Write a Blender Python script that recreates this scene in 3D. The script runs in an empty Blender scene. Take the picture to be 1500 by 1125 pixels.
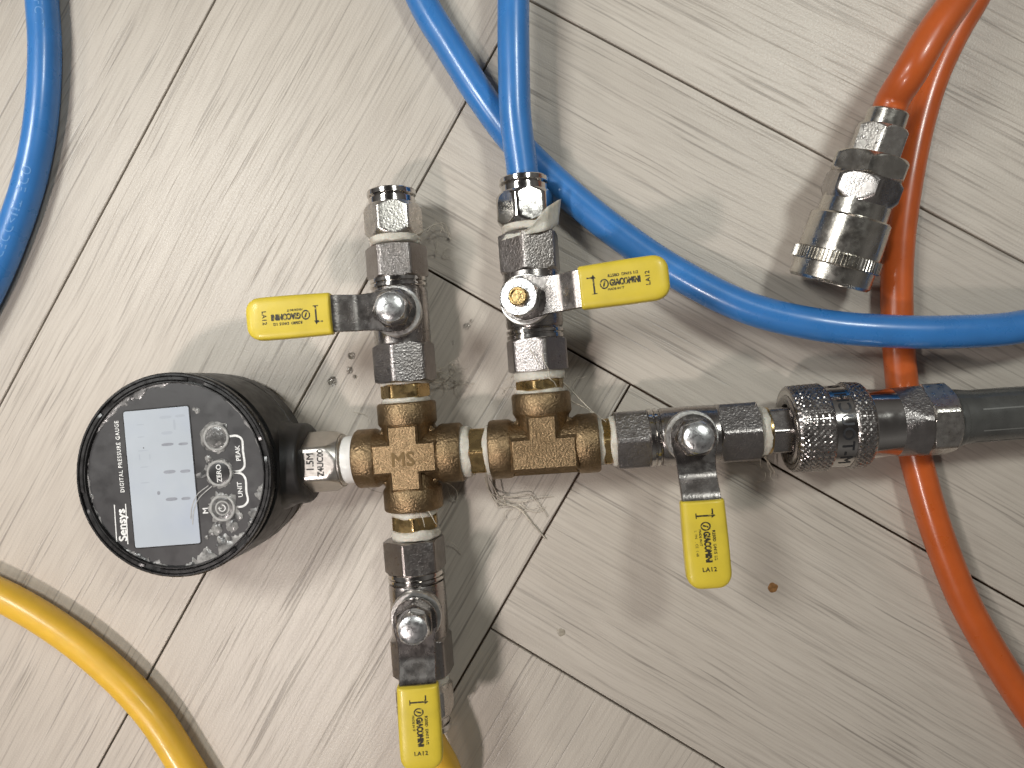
import bpy, math, random
from mathutils import Matrix, Vector, noise

# ------------------------------------------------------------------ scene, camera, world, lamps
scene = bpy.context.scene
col = scene.collection
R = math.radians
CAM_H, CAM_A, CAM_B, FOC = 0.29325, -0.00668, 0.07928, 1040.0     # height, tilts, focal length in photo pixels
CAMROT = (Matrix.Rotation(CAM_B, 3, 'Y') @ Matrix.Rotation(CAM_A, 3, 'X'))
cd = bpy.data.cameras.new('camera')
cd.sensor_fit = 'HORIZONTAL'; cd.sensor_width = 36.0; cd.lens = 36.0 * FOC / 1500.0
cd.clip_start = 0.01; cd.clip_end = 50
cam = bpy.data.objects.new('camera', cd); col.objects.link(cam)
cam.matrix_world = Matrix.Translation((0, 0, CAM_H)) @ CAMROT.to_4x4()
scene.camera = cam
scene.view_settings.view_transform = 'Standard'; scene.view_settings.look = 'None'
scene.view_settings.exposure = -0.15; scene.view_settings.gamma = 1.0
scene.view_settings.use_curve_mapping = False

world = bpy.data.worlds.new('World'); scene.world = world; world.use_nodes = True
wn, wl = world.node_tree.nodes, world.node_tree.links
bg = wn['Background']; bg.inputs['Strength'].default_value = 0.22
tc = wn.new('ShaderNodeTexCoord'); sx = wn.new('ShaderNodeSeparateXYZ'); rp = wn.new('ShaderNodeValToRGB')
wl.new(tc.outputs['Generated'], sx.inputs[0]); wl.new(sx.outputs['Z'], rp.inputs['Fac'])
rp.color_ramp.elements[0].position = 0.0; rp.color_ramp.elements[0].color = (0.30, 0.27, 0.25, 1)
rp.color_ramp.elements[1].position = 0.55; rp.color_ramp.elements[1].color = (0.80, 0.77, 0.73, 1)
e_ = rp.color_ramp.elements.new(0.97); e_.color = (0.16, 0.145, 0.14, 1)       # the person leaning over the floor to take the picture
wl.new(rp.outputs['Color'], bg.inputs['Color'])

def lamp(name, p, size, power, color, aim=(0, 0, 0), spread=180):
    l = bpy.data.lights.new(name, 'AREA'); l.shape = 'DISK'; l.size = size; l.energy = power; l.color = color; l.spread = R(spread)
    o = bpy.data.objects.new(name, l); col.objects.link(o)
    o.location = p; o.rotation_euler = (Vector(aim) - Vector(p)).to_track_quat('-Z', 'Y').to_euler()
    return o
lamp('ceiling_lamp', (-0.33, -0.38, 0.68), 0.07, 0.66, (1.0, 0.90, 0.86), (-0.20, -0.08, 0), 80)
lamp('ceiling_lamp', (-0.42, 0.20, 0.62), 0.18, 0.92, (0.985, 1.0, 0.97), (-0.17, 0.05, 0), 95)
lamp('ceiling_lamp', (-0.78, 0.02, 0.62), 0.12, 1.0, (1.0, 0.94, 0.89), (-0.12, 0, 0))
lamp('ceiling_lamp', (0.38, 0.46, 0.88), 0.16, 0.82, (0.96, 1.0, 0.955), (0.14, 0.24, 0), 75)

# ------------------------------------------------------------------ helpers
MM = 0.001
def at(x, y, z):
    """photo pixel seen at world height z (metres) -> world point in mm"""
    d = CAMROT @ Vector(((x - 750) / FOC, -(y - 562.5) / FOC, -1.0))
    t = (z - CAM_H) / d.z
    return (Vector((0, 0, CAM_H)) + d * t) * 1000.0

class MB:
    def __init__(s): s.v = []; s.f = []
    def add(s, vs, fs, M=None):
        b = len(s.v)
        s.v += [tuple(M @ Vector(p)) if M else tuple(p) for p in vs]
        s.f += [tuple(i + b for i in f) for f in fs]
        return s
    def rings(s, rings, M=None, cap0=True, cap1=True, closed=False):
        n = len(rings[0]); vs = [p for r in rings for p in r]; fs = []
        m = len(rings)
        for i in range(m if closed else m - 1):
            a, b = i * n, ((i + 1) % m) * n
            for j in range(n):
                k = (j + 1) % n
                fs.append((a + j, a + k, b + k, b + j))
        if not closed:
            if cap0: fs.append(tuple(range(n))[::-1])
            if cap1: fs.append(tuple((m - 1) * n + j for j in range(n)))
        return s.add(vs, fs, M)
    def rev(s, prof, n=48, M=None, cap0=True, cap1=True, closed=False):
        """prof: (a, r) stations along local z; r number or function of angle"""
        rg = []
        for a, r in prof:
            ring = []
            for j in range(n):
                t = 2 * math.pi * j / n
                q = r(t) if callable(r) else r
                ring.append((q * math.cos(t), q * math.sin(t), a))
            rg.append(ring)
        return s.rings(rg, M, cap0, cap1, closed)
    def hexa(s, a0, a1, af, rot=90.0, ch0=1.0, ch1=1.0, M=None, slope=1.25, n=96, turn=0.975):
        ap = af / 2; cr = ap * 1.1547 * turn
        rot = R(rot)
        def hexr(t):
            q = ((t - rot) % (math.pi / 3)) - math.pi / 6
            return min(ap / math.cos(q), cr)
        def row(lim): return lambda t: min(hexr(t), lim)
        dd = cr - ap
        prof = []
        st = [0, .12, .3, .5, .75, 1.0]
        if ch0:
            prof += [(a0 + q * dd / slope * ch0, row(ap * 0.985 + q * (cr - ap * 0.985))) for q in st]
        else:
            prof += [(a0, row(cr * .985)), (a0 + .18, row(cr))]
        mid = 3; c0, c1 = a0 + dd / slope * ch0 if ch0 else a0, a1 - dd / slope * ch1 if ch1 else a1
        assert c1 > c0, (a0, a1, c0, c1)
        prof += [(c0 + (c1 - c0) * (k + 1) / (mid + 1), row(cr)) for k in range(mid)]
        if ch1:
            prof += [(a1 - q * dd / slope * ch1, row(ap * 0.985 + q * (cr - ap * 0.985))) for q in st[::-1]]
        else:
            prof += [(a1 - .18, row(cr)), (a1, row(cr * .985))]
        return s.rev(prof, n, M)
    def box(s, x0, x1, y0, y1, z0, z1, M=None):
        vs = [(x, y, z) for z in (z0, z1) for y in (y0, y1) for x in (x0, x1)]
        return s.add(vs, [(0, 2, 3, 1), (4, 5, 7, 6), (0, 1, 5, 4), (2, 6, 7, 3), (0, 4, 6, 2), (1, 3, 7, 5)], M)
    def poly(s, pts, z0, z1, bev=0.0, M=None):
        """upright prism of a convex-ish outline (ccw) with a bevelled top"""
        n = len(pts)
        def ins(d):
            out = []
            for i in range(n):
                a, b, c = Vector(pts[i - 1]), Vector(pts[i]), Vector(pts[(i + 1) % n])
                e1 = (b - a).normalized(); e2 = (c - b).normalized()
                n1 = Vector((-e1.y, e1.x)); n2 = Vector((-e2.y, e2.x))
                m = (n1 + n2); m = m / max(0.3, m.length_squared) * 2
                out.append(b + m * d)
            return out
        rg = [[(p[0], p[1], z0) for p in pts], [(p[0], p[1], z1 - bev) for p in pts]]
        if bev: rg.append([(p.x, p.y, z1) for p in ins(bev)])
        return s.rings(rg, M)
    def tube(s, pts, rad, n=20, step=None, cap=True, prof=None):
        c = spline(pts, step or 2.0)
        fr = frames(c); rg = []
        for i, (p, a, b) in enumerate(fr):
            rr = rad(i / (len(fr) - 1)) if callable(rad) else rad
            rg.append([p + (a * math.cos(2 * math.pi * j / n) + b * math.sin(2 * math.pi * j / n)) * rr for j in range(n)])
        return s.rings(rg, None, cap, cap)
    def build(s, name, mat, parent=None, M=None, angle=32, kind=None):
        me = bpy.data.meshes.new(name)
        me.from_pydata([(x * MM, y * MM, z * MM) for x, y, z in s.v], [], s.f)
        me.validate(); me.update()
        import bmesh
        bm = bmesh.new(); bm.from_mesh(me); bmesh.ops.recalc_face_normals(bm, faces=bm.faces); bm.to_mesh(me); bm.free()
        me.polygons.foreach_set('use_smooth', [True] * len(me.polygons))
        me.set_sharp_from_angle(angle=R(angle))
        if mat: me.materials.append(mat)
        o = bpy.data.objects.new(name, me); col.objects.link(o)
        if parent: o.parent = parent
        if M is not None:
            M2 = M.copy(); M2.translation = M.translation * MM; o.matrix_local = M2
        if kind: o['kind'] = kind
        return o

def spline(pts, step=2.0):
    P = [Vector(p) for p in pts]
    P = [P[0] * 2 - P[1]] + P + [P[-1] * 2 - P[-2]]
    out = []
    for i in range(1, len(P) - 2):
        p0, p1, p2, p3 = P[i - 1:i + 3]
        def kn(a, b): return max(1e-4, (b - a).length ** 0.5)
        t0 = 0; t1 = t0 + kn(p0, p1); t2 = t1 + kn(p1, p2); t3 = t2 + kn(p2, p3)
        n = max(2, int((p2 - p1).length / step))
        for k in range(n):
            t = t1 + (t2 - t1) * k / n
            A1 = p0 * ((t1 - t) / (t1 - t0)) + p1 * ((t - t0) / (t1 - t0))
            A2 = p1 * ((t2 - t) / (t2 - t1)) + p2 * ((t - t1) / (t2 - t1))
            A3 = p2 * ((t3 - t) / (t3 - t2)) + p3 * ((t - t2) / (t3 - t2))
            B1 = A1 * ((t2 - t) / (t2 - t0)) + A2 * ((t - t0) / (t2 - t0))
            B2 = A2 * ((t3 - t) / (t3 - t1)) + A3 * ((t - t1) / (t3 - t1))
            out.append(B1 * ((t2 - t) / (t2 - t1)) + B2 * ((t - t1) / (t2 - t1)))
    out.append(P[-2]); return out
def frames(c):
    out = []; up = Vector((0, 0, 1))
    for i, p in enumerate(c):
        t = (c[min(i + 1, len(c) - 1)] - c[max(i - 1, 0)]).normalized()
        a = t.cross(up)
        if a.length < 0.1: a = t.cross(Vector((0, 1, 0)))
        a.normalize(); b = a.cross(t).normalized()     # b points up, a to the right of travel
        out.append((p, a, b))
    return out
def frame(o, d, up=(0, 0, 1)):
    """local z -> d, local y -> up"""
    d = Vector(d).normalized(); up = Vector(up); up = (up - d * up.dot(d)).normalized(); s = up.cross(d)
    M = Matrix((s, up, d)).transposed().to_4x4(); M.translation = Vector(o); return M

def text(body, size, M, mat, parent, name='lettering', bold=0.0, align='CENTER', fn=None, sx=1.0, spacing=1.0, depth=0.0):
    """printed or embossed letters as a thin mesh; M in mm places the text plane in the parent's space"""
    cu = bpy.data.curves.new(name, 'FONT'); cu.body = body; cu.size = size * MM * 1.38; cu.align_x = align; cu.align_y = 'CENTER'
    cu.space_character = spacing; cu.extrude = depth * MM; cu.resolution_u = 3
    to = bpy.data.objects.new('tmp', cu); col.objects.link(to)
    me = bpy.data.meshes.new_from_object(to.evaluated_get(bpy.context.evaluated_depsgraph_get()))
    bpy.data.objects.remove(to); bpy.data.curves.remove(cu)
    me.name = name; me.materials.clear(); me.materials.append(mat)
    if bold:
        import bmesh
        bm = bmesh.new(); bm.from_mesh(me); g0 = bm.verts[:] + bm.edges[:] + bm.faces[:]
        for k, (dx, dy) in enumerate(((1, 0), (-1, 0), (0, 1), (0, -1))):
            dg = bmesh.ops.duplicate(bm, geom=g0)['geom']
            for v in dg:
                if isinstance(v, bmesh.types.BMVert): v.co += Vector((dx * bold / sx, dy * bold, .012 * (k + 1))) * MM
        bm.to_mesh(me); bm.free()
    for v in me.vertices:
        p = Vector((v.co.x * sx, v.co.y, v.co.z)) * 1000
        p = fn(p) if fn else M @ p
        v.co = p * MM
    o = bpy.data.objects.new(name, me); col.objects.link(o)
    if parent: o.parent = parent
    return o
def empty(name, loc, label, cat, group=None):
    o = bpy.data.objects.new(name, None); col.objects.link(o); o.location = Vector(loc) * MM; o.empty_display_size = 0.01
    return tag(o, label, cat, group)
def tag(o, label, cat, group=None):
    o['label'] = label; o['category'] = cat
    if group: o['group'] = group
    return o

# ------------------------------------------------------------------ materials
def mat(name, color, rough=0.5, metal=0.0, noise_scale=400, rvar=0.0, cvar=0.0, bump=0.0, bscale=None, coat=0.0, spec=None, ior=None, trans=0.0, sss=0.0, dirt=None, stretch=None):
    m = bpy.data.materials.new(name); m.use_nodes = True
    nt = m.node_tree; b = nt.nodes['Principled BSDF']
    c4 = (*color, 1); b.inputs['Base Color'].default_value = c4
    b.inputs['Roughness'].default_value = rough; b.inputs['Metallic'].default_value = metal
    if coat: b.inputs['Coat Weight'].default_value = coat; b.inputs['Coat Roughness'].default_value = 0.12
    if spec is not None: b.inputs['Specular IOR Level'].default_value = spec
    if ior: b.inputs['IOR'].default_value = ior
    if trans: b.inputs['Transmission Weight'].default_value = trans
    if sss:
        b.inputs['Subsurface Weight'].default_value = sss; b.inputs['Subsurface Radius'].default_value = (1, .5, .3); b.inputs['Subsurface Scale'].default_value = 0.002
    t = nt.nodes.new('ShaderNodeTexCoord'); src = t.outputs['Object']
    if stretch:
        mp = nt.nodes.new('ShaderNodeMapping'); mp.inputs['Scale'].default_value = stretch; nt.links.new(src, mp.inputs[0]); src = mp.outputs[0]
    def nz(sc, det=4.0):
        n = nt.nodes.new('ShaderNodeTexNoise'); n.inputs['Scale'].default_value = sc; n.inputs['Detail'].default_value = det
        nt.links.new(src, n.inputs['Vector']); return n.outputs['Fac']
    def mr(v, a, bb, lo=0.3, hi=0.7):
        q = nt.nodes.new('ShaderNodeMapRange'); q.inputs[1].default_value = lo; q.inputs[2].default_value = hi; q.inputs[3].default_value = a; q.inputs[4].default_value = bb
        nt.links.new(v, q.inputs[0]); return q.outputs[0]
    colout = None
    if rvar: nt.links.new(mr(nz(noise_scale), max(.02, rough - rvar), min(1, rough + rvar)), b.inputs['Roughness'])
    if cvar:
        mx = nt.nodes.new('ShaderNodeMix'); mx.data_type = 'RGBA'
        mx.inputs['A'].default_value = tuple(max(0, c * (1 - cvar)) for c in color) + (1,); mx.inputs['B'].default_value = tuple(min(1, c * (1 + cvar)) for c in color) + (1,)
        nt.links.new(mr(nz(noise_scale * .7), 0, 1), mx.inputs['Factor']); colout = mx.outputs['Result']
    if dirt:
        dc, dsc, lo, hi = dirt
        mx = nt.nodes.new('ShaderNodeMix'); mx.data_type = 'RGBA'
        if colout: nt.links.new(colout, mx.inputs['A'])
        else: mx.inputs['A'].default_value = c4
        mx.inputs['B'].default_value = (*dc, 1)
        nt.links.new(mr(nz(dsc, 6), 0, 1, lo, hi), mx.inputs['Factor']); colout = mx.outputs['Result']
    if colout: nt.links.new(colout, b.inputs['Base Color'])
    if bump:
        bp = nt.nodes.new('ShaderNodeBump'); bp.inputs['Strength'].default_value = bump; bp.inputs['Distance'].default_value = 0.0004
        nt.links.new(nz(bscale or noise_scale * 3, 3), bp.inputs['Height']); nt.links.new(bp.outputs[0], b.inputs['Normal'])
    return m

M_nickel = mat('cast_nickel', (0.37, 0.345, 0.335), 0.33, 1, 500, .06, .10, .55, 1300, dirt=((.25, .22, .20), 60, .5, .8))
M_smooth = mat('turned_nickel', (0.40, 0.375, 0.36), 0.25, 1, 300, .08, .08, .10, 1500, dirt=((.24, .21, .19), 120, .55, .85))
M_chrome = mat('polished_nickel', (0.58, 0.555, 0.53), 0.12, 1, 300, .05, .05, .03, 900, dirt=((.5, .46, .42), 150, .6, .85))
M_cblast = mat('blasted_steel', (0.62, 0.59, 0.55), 0.31, 1, 600, .08, .08, .3, 1300, dirt=((.36, .32, .28), 160, .55, .85))
M_zinc = mat('zinc_steel', (0.74, 0.74, 0.74), 0.30, 1, 500, .08, .06, .22, 900, dirt=((.45, .42, .39), 200, .55, .85))
M_collar = mat('worn_collar', (0.74, 0.72, 0.69), 0.42, 1, 700, .08, .10, .25, 1500, dirt=((.45, .41, .36), 300, .55, .8))
M_lever = mat('lever_steel', (0.36, 0.335, 0.32), 0.27, 1, 300, .06, .08, .12, 1200, dirt=((.22, .19, .17), 130, .5, .85))
M_dome = mat('coupler_steel', (0.58, 0.55, 0.50), 0.25, 1, 300, .08, .08, .1, 900, dirt=((.38, .34, .29), 140, .52, .85))
M_bronze = mat('cast_bronze', (0.265, 0.186, 0.105), 0.44, 1, 600, .08, .16, .8, 1200, dirt=((.17, .115, .06), 90, .48, .8))
M_brass = mat('turned_brass', (0.52, 0.37, 0.17), 0.26, 1, 300, .08, .12, .15, 900, dirt=((.25, .16, .07), 160, .5, .75))
M_tape = mat('thread_tape', (0.60, 0.565, 0.49), 0.5, 0, 300, .1, .12, .8, 600, sss=.15, dirt=((.40, .35, .28), 220, .52, .8))
M_strand = mat('tape_fibre', (0.50, 0.45, 0.37), 0.5, 0, 200, .1, .3)
M_black = mat('black_plastic', (0.017, 0.0155, 0.015), 0.42, 0, 300, .08, .1, .1, 2500, dirt=((.05, .045, .042), 70, .5, .8))
M_bezel = mat('bezel_plastic', (0.014, 0.0135, 0.0135), 0.30, 0, 300, .08, .1)
M_face = mat('face_film', (0.031, 0.030, 0.031), 0.42, 0, 200, .1, .15, .05, 900, dirt=((.07, .07, .07), 60, .58, .8))
M_glass = mat('display_glass', (0.46, 0.50, 0.545), 0.20, 0, 60, .08, .06, dirt=((.39, .43, .51), 40, .4, .75))
M_seg = mat('display_segment', (0.29, 0.305, 0.34), 0.25, 0, 500, 0, .12)
M_ghost = mat('display_ghost', (0.40, 0.435, 0.485), 0.22)
M_white = mat('white_print', (0.74, 0.74, 0.72), 0.5, 0, 900, 0, .15)
M_glue = mat('dried_glue', (0.24, 0.235, 0.225), 0.25, 0, 500, .15, .45, .9, 420, dirt=((.06, .06, .06), 260, .5, .62))
M_film = mat('film_edge', (0.22, 0.215, 0.21), 0.28, 0, 500, .12, .45, .5, 500, dirt=((.05, .05, .05), 300, .5, .62))
M_ring = mat('button_ring', (.36, .355, .34), .35, 0, 700, .1, .2)
M_button = mat('button_film', (0.10, 0.098, 0.095), 0.22, 0, 500, .1, .4, .6, 600, dirt=((.24, .23, .22), 260, .55, .7))
M_buttonk = mat('button_black', (0.02, 0.02, 0.021), 0.3)
M_ink = mat('black_ink', (0.02, 0.018, 0.015), 0.55)
M_stamp = mat('stamp_ink', (0.03, 0.025, 0.015), 0.5, 0, 900, 0, .2, dirt=((.45, .35, .04), 800, .54, .64))
M_yellow = mat('yellow_vinyl', (0.67, 0.515, 0.045), 0.42, 0, 120, .06, .10, .05, 400, coat=.12, dirt=((.42, .29, .03), 60, .58, .9))
M_blue = mat('blue_hose', (0.040, 0.190, 0.50), 0.30, 0, 120, .06, .06, .04, 300, coat=.2, sss=.1)
M_orange = mat('orange_hose', (0.52, 0.105, 0.02), 0.32, 0, 120, .06, .08, .04, 300, coat=.2, sss=.1)
M_yhose = mat('yellow_hose', (0.70, 0.42, 0.04), 0.38, 0, 120, .06, .08, .04, 300, coat=.15, sss=.1)
M_grey = mat('grey_hose', (0.075, 0.075, 0.070), 0.30, 0, 200, .08, .2, .05, 300, coat=.3)
M_grey2 = mat('hose_stripe', (0.16, 0.16, 0.15), 0.35)
M_print = mat('hose_print', (0.13, 0.31, 0.62), 0.5)
M_stain = mat('brown_stain', (0.26, 0.13, 0.045), 0.4, 0, 900, .1, .4)
M_pale = mat('pale_spot', (0.33, 0.29, 0.23), 0.35, 0, 900, .1, .2)
M_water = mat('water', (1, 1, 1), 0.02, 0, ior=1.33, trans=1.0)
M_dark = mat('bore', (0.03, 0.028, 0.025), 0.5, 0.6)

def wood_material():
    m = bpy.data.materials.new('pale_oak_laminate'); m.use_nodes = True
    nt = m.node_tree; N = nt.nodes; Lk = nt.links; b = N['Principled BSDF']
    t = N.new('ShaderNodeTexCoord'); oi = N.new('ShaderNodeObjectInfo')
    off = N.new('ShaderNodeVectorMath'); off.operation = 'MULTIPLY_ADD'
    cv = N.new('ShaderNodeCombineXYZ'); 
    for k in range(3): Lk.new(oi.outputs['Random'], cv.inputs[k])
    off.inputs[1].default_value = (7.3, 3.1, 5.7); Lk.new(cv.outputs[0], off.inputs[0]); Lk.new(t.outputs['Object'], off.inputs[2])
    P = off.outputs[0]
    # slow waviness of the grain
    wv = N.new('ShaderNodeTexNoise'); wv.inputs['Scale'].default_value = 9; wv.inputs['Detail'].default_value = 2; Lk.new(P, wv.inputs['Vector'])
    wm = N.new('ShaderNodeVectorMath'); wm.operation = 'MULTIPLY_ADD'; wm.inputs[1].default_value = (0, .006, 0); Lk.new(wv.outputs['Color'], wm.inputs[0]); Lk.new(P, wm.inputs[2])
    P = wm.outputs[0]
    def nz(scale, det, rough=.5, d=0):
        mp = N.new('ShaderNodeMapping'); mp.inputs['Scale'].default_value = scale; Lk.new(P, mp.inputs[0])
        n = N.new('ShaderNodeTexNoise'); n.inputs['Scale'].default_value = 1; n.inputs['Detail'].default_value = det; n.inputs['Roughness'].default_value = rough; n.inputs['Distortion'].default_value = d
        Lk.new(mp.outputs[0], n.inputs['Vector']); return n.outputs['Fac']
    def mr(v, lo, hi, a, bb):
        q = N.new('ShaderNodeMapRange'); q.inputs[1].default_value = lo; q.inputs[2].default_value = hi; q.inputs[3].default_value = a; q.inputs[4].default_value = bb
        Lk.new(v, q.inputs[0]); return q.outputs[0]
    def mul(a, c):
        q = N.new('ShaderNodeMath'); q.operation = 'MULTIPLY'
        Lk.new(a, q.inputs[0])
        if isinstance(c, float): q.inputs[1].default_value = c
        else: Lk.new(c, q.inputs[1])
        return q.outputs[0]
    def ridge(v, w_):
        a = N.new('ShaderNodeMath'); a.operation = 'SUBTRACT'; Lk.new(v, a.inputs[0]); a.inputs[1].default_value = .5
        c_ = N.new('ShaderNodeMath'); c_.operation = 'ABSOLUTE'; Lk.new(a.outputs[0], c_.inputs[0])
        return mr(c_.outputs[0], w_ * .3, w_, 1, 0)
    lines = mr(nz((19, 800, 1), 2.0, .55), .54, .68, 0, 1)                    # thin dark pores running with the grain
    gate = mr(nz((14, 120, 1), 2.0), .38, .62, .22, 1)                # broken into dashes
    l2 = mr(nz((40, 1000, 1), 2, .6), .45, .68, 0, 1)
    broad = mr(nz((9, 120, 1), 3), .35, .68, 0, 1)
    tone = mr(nz((3, 10, 1), 3), .3, .7, 0, 1)
    def mix(a, bcol, f):
        q = N.new('ShaderNodeMix'); q.data_type = 'RGBA'
        if isinstance(a, tuple): q.inputs['A'].default_value = a
        else: Lk.new(a, q.inputs['A'])
        q.inputs['B'].default_value = bcol; Lk.new(f, q.inputs['Factor']); return q.outputs['Result']
    c = mix((0.57, 0.515, 0.447, 1), (0.505, 0.453, 0.39, 1), tone)
    c = mix(c, (0.445, 0.395, 0.335, 1), mul(broad, 0.38))
    c = mix(c, (0.40, 0.35, 0.30, 1), mul(l2, 0.52))
    pores = mul(lines, gate)
    c = mix(c, (0.17, 0.145, 0.125, 1), mul(pores, 0.60))
    hs = N.new('ShaderNodeHueSaturation'); Lk.new(c, hs.inputs['Color']); Lk.new(mr(oi.outputs['Random'], 0, 1, .95, 1.05), hs.inputs['Value'])
    Lk.new(hs.outputs[0], b.inputs['Base Color'])
    fine = N.new('ShaderNodeTexNoise'); fine.inputs['Scale'].default_value = 1400; fine.inputs['Detail'].default_value = 2; Lk.new(t.outputs['Object'], fine.inputs['Vector'])
    hm = N.new('ShaderNodeMath'); hm.operation = 'MULTIPLY_ADD'; hm.inputs[1].default_value = -1.2; Lk.new(pores, hm.inputs[0]); Lk.new(fine.outputs['Fac'], hm.inputs[2])
    bp = N.new('ShaderNodeBump'); bp.inputs['Strength'].default_value = .35; bp.inputs['Distance'].default_value = .0003
    Lk.new(hm.outputs[0], bp.inputs['Height']); Lk.new(bp.outputs[0], b.inputs['Normal'])
    Lk.new(mr(fine.outputs['Fac'], .3, .7, .34, .5), b.inputs['Roughness'])
    return m
M_wood = wood_material()
M_sub = mat('joint_brown', (0.075, 0.043, 0.024), 0.8, 0, 200, 0, .2)

# ------------------------------------------------------------------ floor: herringbone planks with open joints
PW, TH, U0, V0, NL = 117.0, -0.51749, -210.99, 127.77, 5
GAP, BEV = 0.85, 0.28
fb = MB(); S = 1900
fb.add([(-S, -S, -3), (S, -S, -3), (S, S, -3), (-S, S, -3)], [(0, 1, 2, 3)])
floor = fb.build('floor', M_sub); floor['kind'] = 'structure'
pl = MB(); hx, hy = NL * PW / 2 - GAP / 2, PW / 2 - GAP / 2
def rc(a, b, z): return [(-a, -b, z), (a, -b, z), (a, b, z), (-a, b, z)]
pl.rings([rc(hx, hy, -2.8), rc(hx, hy, -BEV), rc(hx - BEV, hy - BEV, 0)])
rot = Matrix.Rotation(TH, 4, 'Z'); plank0 = None
for fam in range(-3, 4):
    for k in range(-18, 19):
        for kind in (0, 1):
            bu, bv = k + fam * NL, -k + fam * NL
            cu, cv = (bu + .5, bv - NL / 2) if kind == 0 else (bu + 1 + NL / 2, bv - .5)
            p = rot @ Vector((U0 + cu * PW, V0 + cv * PW, 0))
            if abs(p.x) > 1350 or abs(p.y) > 1350: continue
            if plank0 is None: o = plank0 = pl.build('plank', M_wood, floor, angle=20)
            else:
                o = plank0.copy(); col.objects.link(o); o.parent = floor
            M = Matrix.Rotation(TH + (math.pi / 2 if kind == 0 else 0), 4, 'Z'); M.translation = p * MM; o.matrix_local = M

# ------------------------------------------------------------------ the test manifold
Z0 = 17.0
OX = Vector((-62.26, -30.06, 0.0)); ANG = R(4.40)
man = empty('test_manifold', OX, 'brass and nickel pipe manifold with black digital pressure gauge and four yellow-handled valves', 'pipe manifold')
man.rotation_euler = (0, 0, ANG)
MI = (Matrix.Translation(OX) @ Matrix.Rotation(ANG, 4, 'Z')).inverted()
def lat(x, y, z):                       # photo pixel at height z mm -> manifold coordinates (mm)
    return MI @ at(x, y, z * MM)
XA = lambda x=0, y=0: frame((x, y, Z0), (1, 0, 0))       # axis to the right
YA = lambda x=0, y=0: frame((x, y, Z0), (0, 1, 0))       # axis up the picture
rnd = random.Random(4)

# --- bronze cross and tee
def plate(mb, outline, cx, cy, zt):
    mb.poly([(x + cx, y + cy) for x, y in outline], Z0 + 2, zt, 0.8)
def port(mb, M, l0, l1, rb, rc_):
    mb.rev([(0, rb), (l0 - .8, rb), (l0 + .3, rc_ - .35), (l0 + 1, rc_), (l1 - .9, rc_), (l1 - .2, rc_ - .5), (l1, rc_ - 1.2), (l1, 8.6), (l1 - 2, 8.4)], 56, M, True, True)
def gusset(mb, cx, cy, sx_, sy_):
    a, b = 9.3, 14.2
    pts = [(cx + sx_ * a * .5, cy + sy_ * a * .5), (cx + sx_ * b, cy + sy_ * a * .9), (cx + sx_ * a * 1.12, cy + sy_ * a * 1.12), (cx + sx_ * a * .9, cy + sy_ * b)]
    if sx_ * sy_ < 0: pts = pts[::-1]
    mb.poly(pts, Z0 - 5, Z0 + 4.5, 1.0)
cr = MB()
for d in ((1, 0), (-1, 0), (0, 1), (0, -1)):
    port(cr, frame((0, 0, Z0), (d[0], d[1], 0)), 12.2, 21.2, 10.4, 11.6)
q, e = 5.9, 12.6
plate(cr, [(q, -e), (q, -q), (e, -q), (e, q), (q, q), (q, e), (-q, e), (-q, q), (-e, q), (-e, -q), (-q, -q), (-q, -e)], 0, 0, Z0 + 11.3)
for a in (1, -1):
    for b in (1, -1): gusset(cr, 0, 0, a, b)
cross = cr.build('cross_fitting', M_bronze, man, angle=38)
cross['label'] = 'bronze four-way cross marked MS'
text('MS', 5.4, Matrix.Translation((-.4, -.6, Z0 + 11.15)) , mat('cast_mark', (.16, .11, .055), .5, 1), cross, 'cast_mark', .18, depth=.28)
TX = 53.2
te = MB()
for d, l1 in (((1, 0), 21.1), ((-1, 0), 21.3), ((0, 1), 21.0)):
    port(te, frame((TX, 0, Z0), (d[0], d[1], 0)), 12.4, l1, 10.4, 11.5)
e = 12.8
te.poly([(TX - e, -8.2), (TX + e, -8.2), (TX + e, 4.6), (TX + 5.9, 4.6), (TX + 5.9, e), (TX - 5.9, e), (TX - 5.9, 4.6), (TX - e, 4.6)], Z0 + 1, Z0 + 11.4, 1.1)
te.poly([(TX - e, -10.4), (TX + e, -10.4), (TX + e, -3), (TX - e, -3)], Z0 - 9, Z0 + 6.2, 1.8)
for a in (1, -1): gusset(te, TX, 0, a, 1)
tee = te.build('tee_fitting', M_bronze, man, angle=38)

# --- thread tape: wound band with rumpled edge
def tape_band(parent, M, a0, a1, r, seed, amp=.35, name='thread_tape'):
    n = 72; rg = []
    rows = max(4, int((a1 - a0) / .5))
    for i in range(rows + 1):
        f_ = i / rows; ring = []
        for j in range(n):
            t = 2 * math.pi * j / n
            nn = noise.noise(Vector((math.cos(t) * 2.2 + seed, math.sin(t) * 2.2, f_ * 3)))
            n2 = noise.noise(Vector((math.cos(t) * 7 + seed, math.sin(t) * 7, f_ * 5)))
            edge = 1 - abs(2 * f_ - 1) ** 4
            rr = r + amp * nn + amp * .5 * n2 - (1 - edge) * .5
            aa = a0 + (a1 - a0) * f_ + .9 * noise.noise(Vector((math.cos(t) * 1.6, math.sin(t) * 1.6, seed + (0 if f_ < .5 else 9))))
            ring.append((rr * math.cos(t), rr * math.sin(t), aa))
        rg.append(ring)
    return MB().rings(rg, M).build(name, M_tape, parent, angle=60)

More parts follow.
